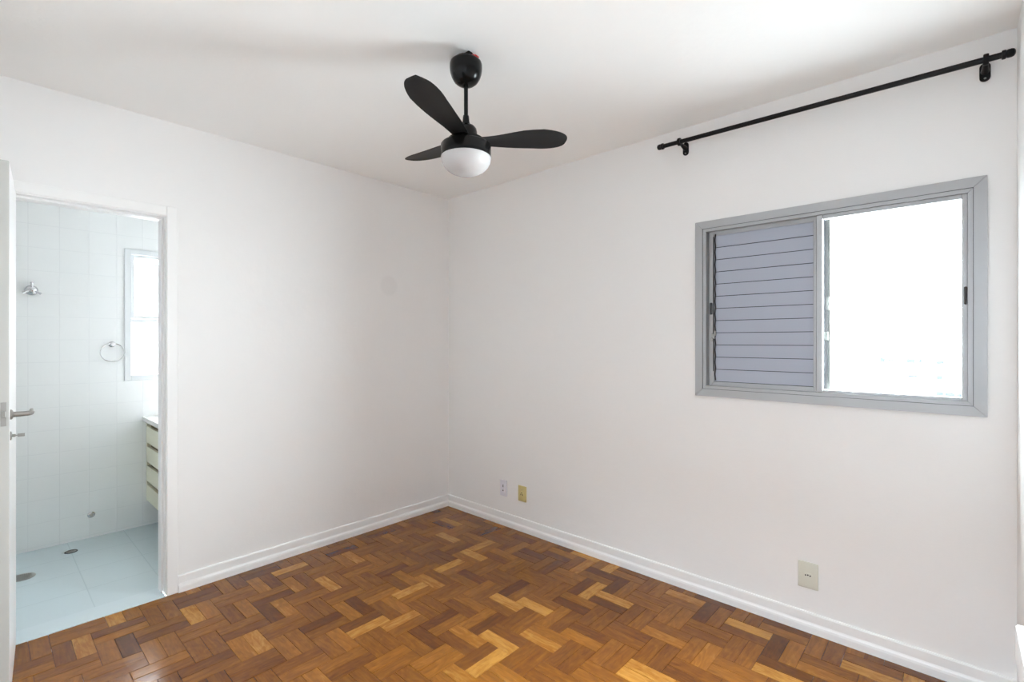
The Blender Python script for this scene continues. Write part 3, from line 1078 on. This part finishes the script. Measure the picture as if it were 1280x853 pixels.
tp = thing('shower_tap', 'chrome shower tap on the tiled wall beside the open door', 'tap', (BX0, 0.232, 1.745))
bm = bmesh.new()
lathe(bm, [(0.0, 0), (0.034, 0), (0.034, 0.004), (0.028, 0.014), (0.017, 0.020), (0.015, 0.034), (0.0, 0.034)], 28, Xo)
link('escutcheon', bm, M['chrome'], tp, smooth=True)
bm = bmesh.new()
lathe(bm, [(0.0, 0.030), (0.013, 0.030), (0.013, 0.052), (0.017, 0.056), (0.017, 0.070), (0.010, 0.076), (0.0, 0.077)], 24, Xo)
for k in range(3):
    a = math.radians(90 + 120 * k)
    tube(bm, [(0.062, 0.012 * math.cos(a), 0.012 * math.sin(a)), (0.063, 0.040 * math.cos(a), 0.040 * math.sin(a)), (0.063, 0.050 * math.cos(a), 0.050 * math.sin(a))], [0.0065, 0.0065, 0.009], 12)
link('tap_handle', bm, M['chrome'], tp, smooth=True)

vc = thing('valve_cover', 'small round chrome valve cover low on the tiled bathroom wall', 'valve cover', (BX0, 0.537, 0.165))
bm = bmesh.new()
lathe(bm, [(0.0, 0), (0.022, 0), (0.022, 0.003), (0.017, 0.008), (0.012, 0.010), (0.0, 0.010)], 26, Xo)
link('rosette', bm, M['chrome'], vc, smooth=True)
bm = bmesh.new()
lathe(bm, [(0.0, 0.009), (0.010, 0.009), (0.010, 0.030), (0.007, 0.034), (0.0, 0.034)], 18, Xo)
link('stub', bm, M['steel'], vc, smooth=True)


def drain(name, label, x, y, r, rim):
    d = thing(name, label, 'drain', (x, y, 0.0))
    bm = bmesh.new()
    lathe(bm, [(r * 0.80, 0.0), (r, 0.0), (r, 0.002), (r * 0.94, 0.0035), (r * 0.84, 0.0035), (r * 0.80, 0.002)], 32)
    link('rim', bm, rim, d, smooth=True)
    bm = bmesh.new()
    lathe(bm, [(0.0, 0.0), (r * 0.82, 0.0), (r * 0.82, 0.0008), (0.0, 0.0008)], 28)
    link('dark_throat', bm, M['hole'], d)
    bm = bmesh.new()
    n = 5
    for k in range(-n, n + 1):
        yy = k * r * 0.8 / (n + 0.5)
        hw = math.sqrt(max(0.0, (r * 0.81) ** 2 - yy * yy))
        box(bm, (-hw, yy - r * 0.035, 0.0008), (hw, yy + r * 0.035, 0.0028))
        box(bm, (yy - r * 0.03, -hw, 0.0007), (yy + r * 0.03, hw, 0.0026))
    link('grate', bm, M['steel'], d)
    return d


drain('floor_drain', 'round metal floor drain with a perforated grate near the open door', -4.10, 0.168, 0.060, M['steel'])
drain('floor_drain', 'small dark floor drain by the foot of the tiled wall', -4.36, 0.41, 0.034, M['seal'])

# ------------------------------------------------------------------ added fill lamp in the unseen corridor (behind the camera)
lamp = thing('corridor_fill_lamp', 'added round fill lamp in the unseen corridor behind the camera', 'ceiling lamp', (-0.4, -0.90, ZC))
bm = bmesh.new()
lathe(bm, [(0.0, 0), (0.20, 0), (0.20, -0.015), (0.0, -0.015)], 40)
link('fill_lamp_base', bm, M['trim'], lamp)
ld = bpy.data.lights.new('corridor_fill_light', 'AREA')
ld.shape = 'DISK'
ld.size = 0.38
ld.energy = HALL_W
ld.color = HALL_COL
lo = bpy.data.objects.new('corridor_fill_light', ld)
C.objects.link(lo)
lo.location = (-0.4, -0.90, ZC - 0.02)

# ------------------------------------------------------------------ far building, almost lost in the glare
bld = thing('apartment_building', 'distant pale apartment building almost lost in the window glare', 'building', (-6.0, 120.0, -30.0))
bm = bmesh.new()
box(bm, (-16, 0, 0), (26, 14, 30 + 1.4))
box(bm, (-16.4, -0.4, 31.4), (26.4, 14.4, 31.9))
link('facade', bm, M['concrete'], bld)
for px, pz, ww, hh in ((-10.9, -2.30, 0.9, 0.9), (-9.6, -2.35, 0.9, 0.5), (-6.6, -2.40, 1.3, 0.9), (-5.2, -2.4, 0.6, 0.7), (-2.35, -2.55, 1.1, 0.7),
                       (-6.3, -5.3, 1.5, 0.5), (-2.45, -5.4, 0.9, 0.8), (-2.4, -8.5, 1.1, 1.0), (-1.0, -8.6, 1.4, 1.1), (0.5, -8.7, 1.4, 1.1)):
    bm = bmesh.new()
    box(bm, (px + 6 - ww / 2, -0.06, pz + 30 - hh / 2), (px + 6 + ww / 2, 0.0, pz + 30 + hh / 2))
    link('window', bm, M['winpane'], bld)
